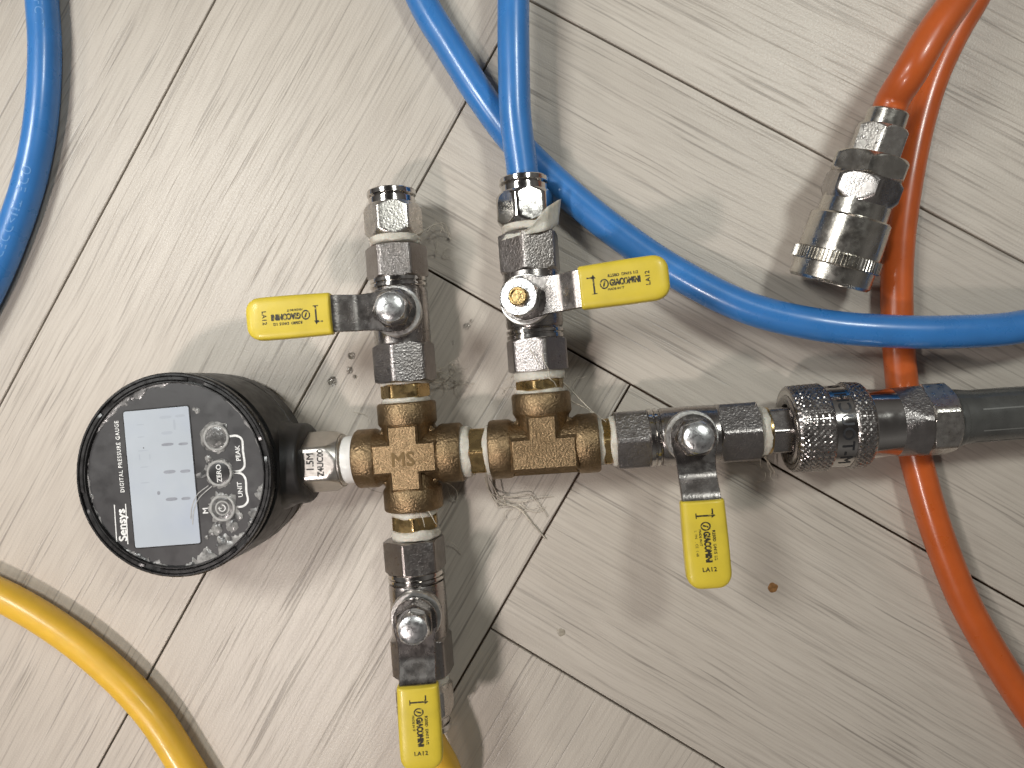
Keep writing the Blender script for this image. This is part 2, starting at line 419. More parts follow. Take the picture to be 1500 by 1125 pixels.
def nipple(M, a0, a1, h0, h1, rot_, seed, mt=None, t0=9.4, t1=9.6, af=17.2):
    mb = MB(); mb.rev([(a0, 7.8), (a1, 7.8)], 40, M); mb.hexa(h0, h1, af, rot_, .8, .8, M)
    o = mb.build('brass_nipple', mt or M_brass, man, angle=28)
    tape_band(o, M, a0, h0 + .3, t0, seed); tape_band(o, M, h1 - .3, a1, t1, seed + 3.3)
    return o
nipple(YA(0), 19.6, 31.6, 22.6, 28.4, 60 + 8, 1.1)
nip_m = nipple(YA(TX), 19.6, 30.2, 22.0, 26.2, 60 + 20, 2.3, t0=9.7, t1=9.9)
nipple(frame((0, 0, Z0), (0, -1, 0)), 19.6, 32.4, 23.0, 28.9, 60 + 22, 5.7)
nipple(XA(0), 19.8, 33.2, 24.4, 30.6, 60 + 26, 7.9, t0=9.9, t1=9.8)
nipple(XA(0), 72.6, 82.6, 75.6, 79.0, 60 + 22, 9.4, t0=9.2, t1=9.9)

# --- ball valves
def grip_mesh(mb, u0, u1, zc, hw, ht):
    """dipped vinyl sleeve along +x, centred on y=0"""
    n = 40; L = u1 - u0; rg = []; rcor = 5.2
    us = [0, .15, .5, 1.2] + [1.2 + (L - 1.2 - rcor) * k / 6 for k in range(1, 7)] + [L - rcor + rcor * math.sin(R(a)) for a in (15, 30, 45, 58, 70, 80, 86, 90)]
    for u in us:
        w, t = hw, ht
        if u > L - rcor:
            c = math.sqrt(max(0, 1 - ((u - (L - rcor)) / rcor) ** 2))
            w = hw - rcor * .92 * (1 - c); t = ht * (.16 + .84 * c ** .75)
        if u < .5: w -= .35 * (1 - u / .5) ; t -= .35 * (1 - u / .5)
        w += .25 * math.sin(u * .09); ring = []
        for j in range(n):
            th = 2 * math.pi * j / n; c, s_ = math.cos(th), math.sin(th)
            p_ = 4.2
            ring.append((u0 + u + .35 * (1 - (abs(c)) ** 2) * (1 if u < 1 else 0), w * math.copysign(abs(c) ** (2 / p_), c), zc + t * math.copysign(abs(s_) ** (2 / p_), s_)))
        rg.append(ring)
    mb.rings(rg)
def lever_mesh(mb, zl, zg, u1):
    th = 2.1; st = []
    for a in range(180, 91, -10): st.append((8.2 * math.cos(R(a)), zl, max(.6, 8.2 * math.sin(R(a)))))
    st += [(2, zl, 8.1), (5, zl, 7.5), (8, zl, 6.9), (12.5, zl, 6.7), (14.2, zl + .25, 6.7), (15.6, zl + .9, 6.7), (19.6, zg - .7, 6.7), (20.8, zg - .15, 6.7), (22.2, zg, 6.7), (u1, zg, 6.7)]
    rg = []
    for i, (u, z, w) in enumerate(st):
        a = st[max(0, i - 1)]; b = st[min(len(st) - 1, i + 1)]
        d = Vector((b[0] - a[0], 0, b[1] - a[1])).normalized(); nn = Vector((-d.z, 0, d.x))
        c = Vector((u, 0, z)); bv = .25
        rg.append([c - nn * th / 2 + Vector((0, -w, 0)), c - nn * th / 2 + Vector((0, w, 0)), c + nn * (th / 2 - bv) + Vector((0, w, 0)), c + nn * th / 2 + Vector((0, w - bv, 0)),
                   c + nn * th / 2 + Vector((0, -w + bv, 0)), c + nn * (th / 2 - bv) + Vector((0, -w, 0))])
    mb.rings(rg)
def grip_print(parent, M, u0, zt, worn):
    """black stamp reading away from the stem"""
    T = lambda u, v, a=0: M @ Matrix.Translation((u, v, zt)) @ Matrix.Rotation(R(a), 4, 'Z')
    ar = MB()                                  # double arrow with flag
    for x0, x1, y0, y1 in ((u0 + 4.9, u0 + 5.5, -3.0, 3.0), (u0 + 4.2, u0 + 6.1, -3.1, -2.75), (u0 + 2.9, u0 + 4.7, 2.5, 3.0)):
        ar.add([(x0, y0, 0), (x1, y0, 0), (x1, y1, 0), (x0, y1, 0)], [(0, 1, 2, 3)], M @ Matrix.Translation((0, 0, zt)))
    ar.add([(u0 + 4.3, 2.3, 0), (u0 + 6.1, 2.3, 0), (u0 + 5.2, 3.7, 0)], [(0, 1, 2)], M @ Matrix.Translation((0, 0, zt)))
    ar.build('stamp_arrow', M_stamp, parent)
    lg = MB(); n = 24                          # round logo
    for ra, rb in ((1.55, 1.1),):
        lg.add([((ra if k % 2 == 0 else rb) * math.cos(math.pi * (k // 2) / 12 * 1) + u0 + 8.8, (ra if k % 2 == 0 else rb) * 1.15 * math.sin(math.pi * (k // 2) / 12), zt) for k in range(2 * n)],
               [(2 * i, 2 * ((i + 1) % n), 2 * ((i + 1) % n) + 1, 2 * i + 1) for i in range(n)], M)
    lg.add([(u0 + 8.2, -.9, zt), (u0 + 8.8, -.9, zt), (u0 + 9.4, .9, zt), (u0 + 8.8, .9, zt)], [(0, 1, 2, 3)], M)
    lg.build('stamp_logo', M_stamp, parent)
    text('GIACOMINI', 2.2, T(u0 + 15.9, 0), M_stamp, parent, 'stamp_lettering', .17, sx=.66, spacing=1.0)
    if worn < 2: text('R250D  DN15 1/2', 1.0, T(u0 + 15.4, 2.5), M_stamp, parent, 'stamp_lettering', .05)
    text('MADE IN IT', .8, T(u0 + 12.6, -2.1), M_stamp, parent, 'stamp_lettering', .03)
    if worn == 0: text('I.  PN   . CE  1.48', .9, T(u0 + 14.5, -3.6), M_stamp, parent, 'stamp_lettering', .0)
    if worn < 2: text('LA12', 1.5, T(u0 + 23.6, 0, 90), M_stamp, parent, 'stamp_lettering', .06, spacing=1.15)

def valve(cx, cy, axis, roll, flip, lever_dir, top, worn, label, lever_tilt=0.0, hexrot=(90, 90), nut_rot=10):
    """cx, cy: stem foot in manifold mm; axis: unit direction of the bore; roll about it; lever_dir: heading of the grip in degrees"""
    ax = Vector((axis[0], axis[1], 0))
    Mv = Matrix.Translation((cx, cy, Z0)) @ Matrix.Rotation(R(roll), 4, ax)
    B = frame((0, 0, 0), ax * (1 if not flip else -1))
    body = MB()
    body.rev([(-12.5, 9.6), (-11.6, 10.9), (-8, 11.1), (8.5, 11.1), (9.6, 10.8), (9.8, 10.0), (10.6, 10.0)], 56, B)
    body.rev([(8.0, 7.5), (13.2, 7.5)], 32, B)
    body.rev([(0, 9.3), (11.4, 9.3), (12.3, 8.9)], 48)                              # stem boss, upright
    o = body.build('ball_valve', M_smooth, man, Mv, angle=35); o['label'] = label
    for k in range(1):
        rg = MB().rev([(10.4, 10.9), (10.7, 11.25), (11.7, 11.25), (12.0, 10.5), (12.3, 10.5), (12.6, 11.2), (13.9, 11.2), (14.2, 10.8)], 56, B)
        rg.build('ring_groove', M_chrome, o)
    MB().hexa(-26.6, -11.4, 21.8, hexrot[0], .7, 1.0, B, slope=1.4).build('hex_end', M_nickel, o, angle=24)
    MB().hexa(13.9, 26.6, 21.4, hexrot[1], .9, .5, B, slope=1.4).build('hex_end', M_nickel, o, angle=24)
    # bright collar ring round the stem
    MB().rev([(12.0, 7.7), (12.0, 9.2), (12.2, 9.6), (15.0, 9.6), (15.4, 9.3), (15.4, 7.9), (15.1, 7.7)], 56, None, closed=True).build('stem_collar', M_collar, o)
    MB().rev([(12.0, 6.6), (17.5, 6.6), (17.7, 6.3)], 32).build('stem', M_dark, o)
    Ld = Matrix.Rotation(R(lever_dir), 4, 'Z') @ Matrix.Rotation(R(-lever_tilt), 4, 'Y')
    lv = MB(); lever_mesh(lv, 18.6, 22.6, 47)
    lv.build('lever', M_lever, o, Ld, angle=30)
    gm = MB(); grip_mesh(gm, 21.8, 52.4, 22.8, 7.55, 3.3)
    g = gm.build('grip', M_yellow, o, Ld, angle=60)
    grip_print(o, Ld, 21.8, 22.8 + 3.3 + .05, worn)
    if top == 'nut':
        mb = MB().hexa(19.65, 25.4, 13.2, nut_rot, .5, 1.3, None, slope=.8)
        mb.build('lock_nut', M_zinc, o, angle=26)
        MB().rev([(25.0, 3.4), (27.0, 3.4), (27.5, 3.0), (27.5, 2.5), (26.6, 2.3)], 28).build('stud', M_brass, o)
    else:
        mb = MB().hexa(19.65, 24.6, 12.8, nut_rot, .5, 1.1, None, slope=.9)
        mb.build('lock_nut', M_lever, o, angle=26)
        MB().hexa(24.5, 29.4, 10.6, nut_rot + 12, .3, 1.3, None, slope=.75).rev([(28.6, 5.1), (29.42, 5.05), (29.8, 4.5), (30.15, 3.4), (30.38, 2.0), (30.45, .7)], 40).build('bolt_head', M_zinc, o, angle=26)
    return o

v_ul = valve(0.6, 55.6, (0, 1), 6, False, 180.5, 'bolt', 1, 'valve under the open push-in fitting, yellow grip pointing at the gauge', hexrot=(75, 62), nut_rot=4)
v_mid = valve(53.0, 55.8, (0, 1), -9, True, 2, 'nut', 1, 'valve under the blue hose, hex nut with brass stud on its stem', hexrot=(88, 64), nut_rot=20)
v_r = valve(107.2, .3, (1, 0), -3, True, 270.5, 'bolt', 0, 'valve beside the knurled coupler, sharpest black stamp on its grip', hexrot=(90, 88), nut_rot=0)
v_low = valve(-1.2, -59.2, (0, 1), 8, False, 269, 'bolt', 1, 'valve below the cross on the yellow hose branch', hexrot=(75, 73), nut_rot=30)

# --- push-in hose fittings
def push_fitting(M, a, rot_, name='push_in_fitting', open_end=True):
    o = MB().hexa(a + 2.6, a + 15.2, 20.2, rot_, 1.5, 1.5, M, slope=1.0).build(name, M_chrome if not open_end else M_cblast, man, angle=24)
    tape_band(o, M, a - .4, a + 3.2, 9.9, a * .37, .6)
    rg = MB().rev([(a + 14.6, 9.2), (a + 17.6, 9.2), (a + 17.8, 8.8), (a + 17.8, 8.2), (a + 18.8, 8.2)], 56, M); rg.build('sleeve', M_chrome, o)
    rr = MB().rev([(a + 18.5, 6.9), (a + 18.5, 9.3), (a + 18.8, 9.6), (a + 20.4, 9.6), (a + 20.8, 9.3), (a + 20.8, 7.0), (a + 19.8, 6.6)], 56, M, closed=True); rr.build('release_ring', M_chrome, o)
    if open_end: MB().rev([(a + 10, 6.6), (a + 19.2, 6.6)], 32, M).build('bore', M_dark, o)
    return o
f_ul = push_fitting(YA(0.4), 83.6, 90 - 17)
f_mid = push_fitting(YA(TX - .4), 83.4, 60 + 15, open_end=False)
f_low = push_fitting(frame((-1.5, 0, Z0), (0, -1, 0)), 87.0, 90 + 10)
# loose flap of tape on the middle fitting
fl = MB(); base = [lat(*p) for p in ((742, 348, 24), (770, 338, 27), (795, 322, 27), (812, 300, 25), (822, 292, 22), (824, 318, 17), (815, 338, 18), (800, 350, 22))]
up = []; rg = []
pa = spline([lat(735, 352, 24), lat(768, 344, 29), lat(800, 338, 27), lat(818, 330, 20)], 1.0)
pb = spline([lat(740, 344, 25), lat(772, 336, 29.5), lat(800, 305, 28), lat(822, 291, 21)], 1.0)
nn = min(len(pa), len(pb)); vs = []; fs = []
for i in range(nn):
    A = pa[int(i * (len(pa) - 1) / (nn - 1))]; B_ = pb[int(i * (len(pb) - 1) / (nn - 1))]
    for k in range(7):
        w = k / 6; p = A.lerp(B_, w)
        p = p + Vector((0, 0, 1)) * (1.1 * noise.noise(p * .45) + .5 * noise.noise(p * 1.3)) 
        vs.append(p)
for i in range(nn - 1):
    for k in range(6): fs.append((i * 7 + k, i * 7 + k + 1, (i + 1) * 7 + k + 1, (i + 1) * 7 + k))
fo = MB().add(vs, fs).build('tape_flap', M_tape, f_mid, angle=80)
so = fo.modifiers.new('thick', 'SOLIDIFY'); so.thickness = .00018

# --- plug that carries the knurled coupler
pg = MB(); X = XA(0)
pg.rev([(132.5, 8.2), (138.0, 8.2)], 40, X); pg.hexa(137.8, 148.5, 16.6, 60 + 30, .6, .4, X); pg.rev([(148, 7.4), (158, 7.4)], 36, X)
plug = pg.build('plug_nipple', M_smooth, man, angle=28)
tape_band(plug, X, 133.6, 137.4, 9.3, 12.2, .4)
MB().rev([(137.0, 8.6), (137.4, 8.9), (138.2, 8.9), (138.4, 8.4)], 40, X).build('thread_ring', M_brass, plug)

# --- digital gauge
GX, GY = -84.6, 0.9
G = Matrix.Translation((GX, GY, 0))
gh = MB()
gh.rev([(1.5, 34), (2.2, 37.0), (3.2, 37.9), (11.5, 38.2), (11.7, 37.9), (12.1, 37.9), (12.3, 38.2), (32.0, 38.2), (33.5, 38.0)], 128, G)
gauge = gh.build('pressure_gauge', M_black, man, angle=30); gauge['label'] = 'round black digital pressure gauge with worn face and blank grey display'
MB().rev([(30, 37.0), (38.0, 38.3), (39.6, 38.2), (40.3, 37.7), (40.3, 37.1), (39.3, 36.8), (39.1, 35.2), (40.0, 35.0), (40.0, 34.6), (38.4, 34.2), (36, 34.2)][1:], 144, G @ Matrix.Translation((0, 0, 0)), False, False).build('bezel', M_bezel, gauge, angle=30)
MB().rev([(33, 37.2), (38.2, 37.2)], 96, G).build('bezel_core', M_bezel, gauge)
for k in range(6):
    a0, a1 = R(12 + 60 * k + 5), R(12 + 60 * k + 55); rg = []
    for i in range(25):
        t = a0 + (a1 - a0) * i / 24; h = .9 if 0 < i < 24 else .5
        pr = [(35.3, 38.6), (35.3, 38.9 + h), (35.6, 39.2 + h), (36.6, 39.2 + h), (36.9, 38.9 + h), (36.9, 38.6)]
        rg.append([(r_ * math.cos(t), r_ * math.sin(t), z_) for r_, z_ in pr])
    MB().rings(rg, G).build('bezel_lug', M_bezel, gauge, angle=40)
FZ = 38.75
MB().rev([(37.0, 34.7), (FZ, 34.7), (FZ, 20)], 96, G).build('face_plate', M_face, gauge)
# clear film torn at the rim: irregular thin crescent
def rim_film(t0, t1, seed, depth, name='torn_film', mt=None):
    rg = []; n = int((t1 - t0) / 1.2)
    for i in range(n + 1):
        f_ = i / n; t = R(t0 + (t1 - t0) * f_); env = math.sin(math.pi * f_) ** .6
        d = max(.05, depth * env * (.55 + .75 * noise.noise(Vector((f_ * 7, seed, 0))) + .4 * noise.noise(Vector((f_ * 25, seed, 3)))))
        r0, r1 = 34.6, 34.6 - d
        rg.append([(r_ * math.cos(t), r_ * math.sin(t), z_) for r_, z_ in ((r0, FZ - .1), (r0, FZ + .22), (r1 + .15 * d, FZ + .18), (r1, FZ - .1))])
    MB().rings(rg, G).build(name, mt or M_film, gauge, angle=60)
rim_film(88, 150, 1.0, 4.2); rim_film(162, 215, 4.0, 1.6); rim_film(228, 262, 6.0, 2.6); rim_film(272, 318, 8.0, 8.0, mt=M_glue); rim_film(318, 352, 9.5, 4.5, mt=M_glue); rim_film(0, 62, 11.0, 1.8); rim_film(60, 92, 13, 1.0)
gl = lambda x, y: lat(x, y, FZ)
# display
dc = [gl(*p) for p in ((181, 603), (276, 595), (294.5, 795), (198.5, 803))]
ctr = sum(dc, Vector()) / 4
up_d = ((dc[0] + dc[1]) / 2 - (dc[3] + dc[2]) / 2); hL = up_d.length / 2; up_d.normalize()
hW = ((dc[1] + dc[2]) / 2 - (dc[0] + dc[3]) / 2).length / 2
ga = math.atan2(up_d.y, up_d.x)                        # reading direction of the face
D = Matrix.Translation((ctr.x, ctr.y, 0)) @ Matrix.Rotation(ga, 4, 'Z')     # local x: reading direction, local y: letter tops
def rrect(hx_, hy_, r_, n=5):
    out = []
    for cx_, cy_, a in ((hx_ - r_, hy_ - r_, 0), (-hx_ + r_, hy_ - r_, 90), (-hx_ + r_, -hy_ + r_, 180), (hx_ - r_, -hy_ + r_, 270)):
        for k in range(n): out.append((cx_ + r_ * math.cos(R(a + 90 * k / (n - 1))), cy_ + r_ * math.sin(R(a + 90 * k / (n - 1)))))
    return out
MB().poly(rrect(hL + .45, hW + .45, 1.0), FZ - .5, FZ + .10, .05, D).build('display_frame', M_bezel, gauge, angle=30)
MB().poly(rrect(hL, hW, .8), FZ - .3, FZ + .25, .06, D).build('display', M_glass, gauge, angle=30)
DI = (D).inverted()
def blot(px, py, w, h, mt=None, z=.30):
    c = gl(px, py); c = DI @ Vector((c.x, c.y, 0)); n = 16
    MB().add([(c.x + w * math.cos(2 * math.pi * k / n), c.y + h * math.copysign(abs(math.sin(2 * math.pi * k / n)) ** .6, math.sin(2 * math.pi * k / n)), FZ + z) for k in range(n)], [tuple(range(n))], D).build('display_segment', mt or M_seg, gauge)
for p in ((243, 611, .55, 2.4), (264, 609, .5, 1.9), (245, 634, .6, 2.2), (246, 651, .55, 2.4), (269, 650, .5, 1.9), (249, 691, .65, 2.4), (272, 690, .6, 2.0), (252, 731, .65, 2.3), (273, 730, .55, 1.8), (256, 622, 2.0, .45)):
    blot(p[0], p[1], p[2], p[3], M_seg if p[1] > 640 else M_ghost)
for p in ((210, 660, .2, 2.0), (212, 684, .2, 1.6), (213, 707, .2, 1.8), (205, 670, 1.2, .2), (220, 669, 1.0, .2), (207, 640, .2, 1.4), (206, 622, .2, 1.5)): blot(*p, M_ghost)
blot(233, 722, .7, .6); blot(211, 656, .22, .22, M_ink, .31)
# face lettering
def ftext(body, size, px, py, bold=0.0, mt=None, dz=.06, **k):
    c = gl(px, py); c = DI @ Vector((c.x, c.y, 0))
    text(body, size, D @ Matrix.Translation((c.x, c.y, FZ + dz)), mt or M_white, gauge, 'face_lettering', bold, **k)
ftext('DIGITAL PRESSURE GAUGE', 1.65, 175.5, 669, .05, sx=.83, spacing=1.22)
ftext('Sensys', 3.3, 179.5, 769, .16, sx=1.02)
ftext('PEAK', 1.8, 349, 664, .05); ftext('UNIT', 1.8, 352, 717, .05); ftext('M', 2.2, 301.5, 748, .06)
ln = MB()
for (xa, ya), (xb, yb) in (((167.5, 739), (171.5, 799)), ((184, 738), (187.5, 797))):
    a, b = gl(xa, ya), gl(xb, yb); d = (b - a).normalized() ; s_ = Vector((-d.y, d.x, 0)) * .2
    zz = Vector((0, 0, FZ + .06)); f2 = lambda p: Vector((p.x, p.y, 0)) + zz
    ln.add([f2(a - s_), f2(b - s_), f2(b + s_), f2(a + s_)], [(0, 1, 2, 3)])
ln.build('face_rule', M_white, gauge)
def flat_path(pts, w, name, mt, z=.07):
    c = spline([gl(*p) for p in pts], .5); vs = []; fs = []
    for i, p in enumerate(c):
        t = (c[min(i + 1, len(c) - 1)] - c[max(0, i - 1)]).normalized(); s_ = Vector((-t.y, t.x, 0)) * w / 2
        vs += [Vector((p.x, p.y, FZ + z)) - s_, Vector((p.x, p.y, FZ + z)) + s_]
    MB().add(vs, [(2 * i, 2 * i + 1, 2 * i + 3, 2 * i + 2) for i in range(len(c) - 1)]).build(name, mt, gauge)
flat_path([(336, 639), (347, 638.5), (354, 643), (356, 660), (358, 683), (353, 689), (342, 691.5)], .8, 'face_bracket', M_white)
flat_path([(342, 691.5), (354, 694), (359.5, 701), (361, 720), (363, 734), (357, 741), (346, 743)], .8, 'face_bracket', M_white)
for i, (bx_, by_) in enumerate(((317, 641), (322, 693), (326.5, 744))):
    c = gl(bx_, by_); Mb = Matrix.Translation((c.x, c.y, FZ))
    # smear of glue round each button
    n = 60; amp = (1.5, .9, 1.9)[i]
    bl = []
    for k in range(n):
        t = 2 * math.pi * k / n; q_ = 5.0 + amp * max(0, .4 + 1.2 * noise.noise(Vector((math.cos(t) * 1.5, math.sin(t) * 1.5, i * 5.0 + 1)) * (1 + .4 * math.sin(3 * t))))
        bl.append((q_ * math.cos(t), q_ * math.sin(t)))
    MB().poly(bl, -.1, .12 + .01 * i, .05, Mb).build('dried_glue', M_glue, gauge, angle=70)
    MB().rev([(0, 4.0), (.42, 4.05), (.55, 4.25), (.55, 4.75), (.3, 5.0), (0, 5.0)], 48, Mb, closed=True).build('button_ring', M_ring, gauge)
    MB().rev([(0, 4.05), (.32, 4.05), (.42, 3.6)], 40, Mb).build('button', (M_button, M_buttonk, M_button)[i], gauge)
    if i == 2:
        MB().rev([(.40, 2.2), (.5, 2.25), (.5, 2.75), (.40, 2.8)], 36, Mb, closed=True).build('button_ring', M_ring, gauge)
        pw = MB()
        for k in range(20):
            t = R(60 + 300 * k / 20) + ga; t2 = R(60 + 300 * (k + 1) / 20) + ga
            pw.add([(1.0 * math.cos(t), 1.0 * math.sin(t), .55), (1.35 * math.cos(t), 1.35 * math.sin(t), .55), (1.35 * math.cos(t2), 1.35 * math.sin(t2), .55), (1.0 * math.cos(t2), 1.0 * math.sin(t2), .55)], [(0, 1, 2, 3)], Mb)
        pw.add([(-.15, .2, .55), (.15, .2, .55), (.15, 1.6, .55), (-.15, 1.6, .55)], [(0, 1, 2, 3)], Mb @ Matrix.Rotation(ga, 4, 'Z'))
        pw.build('power_symbol', M_white, gauge)
ftext('ZERO', 1.9, 322, 693, .05, dz=.47)
# scratches and small glue blobs on the face
for k, pts in enumerate((((283, 768), (284, 750), (292, 730), (311, 712)), ((280, 760), (282, 742), (290, 724), (306, 711)), ((288, 697), (300, 690), (304, 681)), ((289, 700), (299, 697), (305, 693)))):
    flat_path(pts, .35 if k < 2 else 1.1, 'scratch', M_film if k >= 2 else M_ring, .33)
for (x, y, r_) in ((289, 602, 1.1), (284, 599, .7), (128, 733, 1.5), (133, 728, 1.2), (140, 754, 1.0), (303, 787, .8), (310, 780, 1.2), (318, 775, 2.2), (330, 790, 2.0), (340, 770, 2.4), (350, 756, 1.6), (305, 672, 1.3), (318, 800, .6)):
    c = gl(x, y); n = 22
    MB().poly([(c.x + (r_ * (1 + .6 * noise.noise(Vector((k * .9, x, y))))) * math.cos(2 * math.pi * k / n), c.y + (r_ * (1 + .6 * noise.noise(Vector((k * .9, x, y))))) * math.sin(2 * math.pi * k / n)) for k in range(n)], FZ - .1, FZ + .10 + .004 * (x % 7), .04).build('dried_glue', M_glue, gauge, angle=70)
# neck, hex and tape of the gauge
NK = frame((0, 0, Z0), (1, 0, 0))
MB().rev([(-56, 19.5), (-49.0, 17.2), (-47.2, 16.1), (-41.8, 15.9), (-40.8, 15.3), (-40.2, 14.2), (-40.2, 9)], 64, NK).build('neck', M_black, gauge)
hx_nut = MB().hexa(-41.6, -27.0, 21.4, 60, .2, 1.5, NK, slope=.55).rev([(-28, 10.2), (-26.4, 10.0), (-25.8, 9.4)], 40, NK)
nut = hx_nut.build('gauge_nut', mat('nut_steel', (.60, .57, .53), .36, 1, 500, .06, .06, .12, 1200, dirt=((.45, .42, .38), 200, .55, .85)), gauge, angle=24)
NT = Matrix.Translation((-34.2, .3, Z0 + 10.85)) @ Matrix.Rotation(R(88), 4, 'Z')
text('1.5M', 2.9, NT @ Matrix.Translation((.6, 2.4, 0)), M_ink, gauge, 'nut_lettering', .07, sx=.9)
text('Z4UC00', 2.5, NT @ Matrix.Translation((.2, -1.6, 0)), M_ink, gauge, 'nut_lettering', .06, sx=.86)
tb = tape_band(gauge, NK, -27.0, -18.6, 9.3, 21.0, .12); tb.data.materials[0] = mat('fresh_thread_tape', (0.78, 0.77, 0.74), .45, 0, 300, .1, .05, .3, 500)

# --- loose fibres of tape
def strand(pts, r_=.16, parent=man):
    P = [lat(*p) for p in pts]
    MB().tube(P, lambda f_: r_ * (1 - .55 * f_), 6, .7).build('tape_strand', M_strand, parent, angle=80)
S_ = [([(712, 690, 12), (715, 712, 4), (730, 735, 2), (760, 745, 1.2), (778, 765, .8), (800, 790, .6)], .5),
      ([(712, 695, 10), (720, 722, 3), (745, 728, 2.4), (775, 725, 2), (790, 740, 1), (802, 757, .8)], .35),
      ([(716, 700, 8), (735, 730, 3), (765, 735, 2), (785, 730, 1.4), (810, 727, .8)], .25),
      ([(710, 700, 7), (716, 718, 3), (725, 735, 1.5), (730, 743, 1), (740, 740, 2.4), (738, 732, 4), (731, 733, 3), (733, 742, 1)], .3),
      ([(760, 738, 2), (775, 748, 1), (790, 750, .8), (800, 741, .6)], .2),
      ([(640, 330, 22), (625, 340, 12), (640, 326, 6), (650, 332, 3), (657, 345, 2), (660, 352, 1)][1:], .22),
      ([(605, 346, 27), (620, 338, 22), (634, 330, 14), (650, 327, 8), (656, 338, 4), (662, 350, 1)], .22),
      ([(628, 548, 12), (645, 545, 6), (660, 552, 3), (672, 562, 1), (694, 562, .6)], .2),
      ([(625, 556, 12), (640, 560, 7), (655, 555, 3), (668, 540, 2), (662, 533, 4), (670, 545, 1)], .2),
      ([(632, 552, 10), (650, 562, 4), (664, 566, 2), (676, 560, 1.4), (690, 567, .6)], .16),
      ([(636, 545, 9), (655, 535, 5), (665, 528, 3), (676, 533, 1)], .14),
      ([(830, 575, 14), (838, 588, 15), (855, 596, 14), (872, 608, 16), (890, 622, 20)], .4),
      ([(825, 560, 15), (845, 580, 15), (865, 600, 16), (888, 618, 22)], .3),
      ([(758, 568, 18), (745, 568, 8), (738, 573, 4), (734, 580, 1)], .2),
      ([(800, 548, 28), (806, 555, 28.5), (812, 560, 27), (815, 566, 26)], .25),
      ([(795, 518, 29), (797, 530, 29.6), (803, 540, 29), (806, 552, 27)], .2),
      ([(776, 512, 29.6), (782, 520, 30), (788, 532, 30), (793, 542, 29.5)], .2),
      ([(850, 692, 6), (870, 684, 10), (885, 680, 14), (905, 675, 17)], .22),
      ([(1120, 670, 14), (1128, 680, 8), (1134, 690, 4), (1138, 700, 1)], .3),
      ([(1122, 668, 14), (1126, 684, 6), (1130, 694, 3), (1128, 702, 1)], .22),
      ([(1108, 598, 22), (1107, 592, 24), (1109, 587, 26)], .18),
      ([(1114, 672, 12), (1114, 680, 8), (1116, 686, 5)], .14),
      ([(625, 745, 24), (632, 755, 26), (637, 765, 26), (640, 768, 25)], .3),
      ([(616, 752, 26), (620, 762, 27), (622, 772, 26)], .22),
      ([(650, 705, 10), (662, 712, 6), (670, 722, 3), (668, 734, 2), (660, 728, 3), (655, 712, 5)], .25),
      ([(535, 712, 10), (545, 718, 6), (560, 722, 3), (568, 722, 2)], .18),
      ([(518, 604, 2), (530, 606, 2.5), (538, 612, 2), (541, 622, 1.5)], .13),
      ([(655, 790, 6), (668, 800, 3), (676, 812, 1.2), (672, 806, 2)], .16)]
for pts, r_ in S_: strand(pts, r_)
for x, y, z, n_ in ((648, 545, 4, 8), (660, 560, 2, 5), (640, 335, 8, 4), (648, 375, 3, 4), (835, 570, 12, 5), (742, 560, 8, 3), (655, 690, 6, 3), (760, 742, 1.5, 4), (1122, 684, 5, 3), (745, 585, 4, 3)):
    for k in range(n_):                                     # short frayed wisps
        a = rnd.uniform(0, 6.28); px, py, pz = x + rnd.uniform(-8, 8), y + rnd.uniform(-8, 8), z; pts = []
        for q_ in range(5):
            pts.append((px, py, max(.4, pz))); a += rnd.uniform(-.9, .9); px += 7 * math.cos(a); py += 7 * math.sin(a); pz += rnd.uniform(-1.6, 1.0)
        strand(pts, rnd.uniform(.09, .17))

# ------------------------------------------------------------------ grey hose with the knurled coupler
MW = Matrix.Translation(OX) @ Matrix.Rotation(ANG, 4, 'Z')
cp0 = MW @ Vector((145, 0, 0))
gho = empty('air_hose', cp0, 'dark grey hose with chrome knurled quick coupler clamped on its end', 'hose'); gho.rotation_euler = (0, 0, ANG)
C = frame((0, 0, Z0), (1, -.004, 0))
def knurl(mb, a0, a1, r0, r1, M, ncirc=46, pitch=2.15, amp=.42):
    n = ncirc * 5; rows = int((a1 - a0) / pitch * 5); rg = []
    for i in range(rows + 1):
        a = a0 + (a1 - a0) * i / rows; rb = r0 + (r1 - r0) * i / rows; ring = []
        edge = min(1, min(i, rows - i) / 2.0)
        for j in range(n):
            t = 2 * math.pi * j / n
            p_ = (j / n * ncirc + a / pitch) % 1; q_ = (j / n * ncirc - a / pitch) % 1
            h = min(abs(p_ - .5) * 2, 1) ; g_ = abs(q_ - .5) * 2
            hh = min(1, min(1 - h, 1 - g_) * 2.2)
            rr = rb - amp + amp * hh * edge - (1 - edge) * .35
            ring.append((rr * math.cos(t), rr * math.sin(t), a))
        rg.append(ring)
    rg = [[(p[0] * .86, p[1] * .86, p[2] + .02) for p in rg[0]]] + rg + [[(p[0] * .9, p[1] * .9, p[2] - .02) for p in rg[-1]]]
    mb.rings(rg, M, False, False)
slv = MB()
slv.rev([(1.6, 9.5), (1.2, 11.6), (.6, 12.6), (.3, 13.4), (.3, 14.6), (1.0, 15.2), (12.5, 15.2), (13.3, 15.0), (13.4, 15.4), (20.2, 15.4), (20.6, 15.5), (27.0, 14.6), (28.2, 14.0), (28.4, 13.2), (34, 12.9), (40, 12.6), (49, 11.8)], 96, C)
sl = slv.build('coupler_sleeve', M_chrome, gho, angle=30)
k1 = MB(); knurl(k1, .4, 13.2, 16.3, 16.6, C); k1.build('knurled_ring', M_smooth, sl, angle=12)
k2 = MB(); knurl(k2, 20.4, 27.4, 16.5, 15.9, C); k2.build('knurled_ring', M_smooth, sl, angle=12)
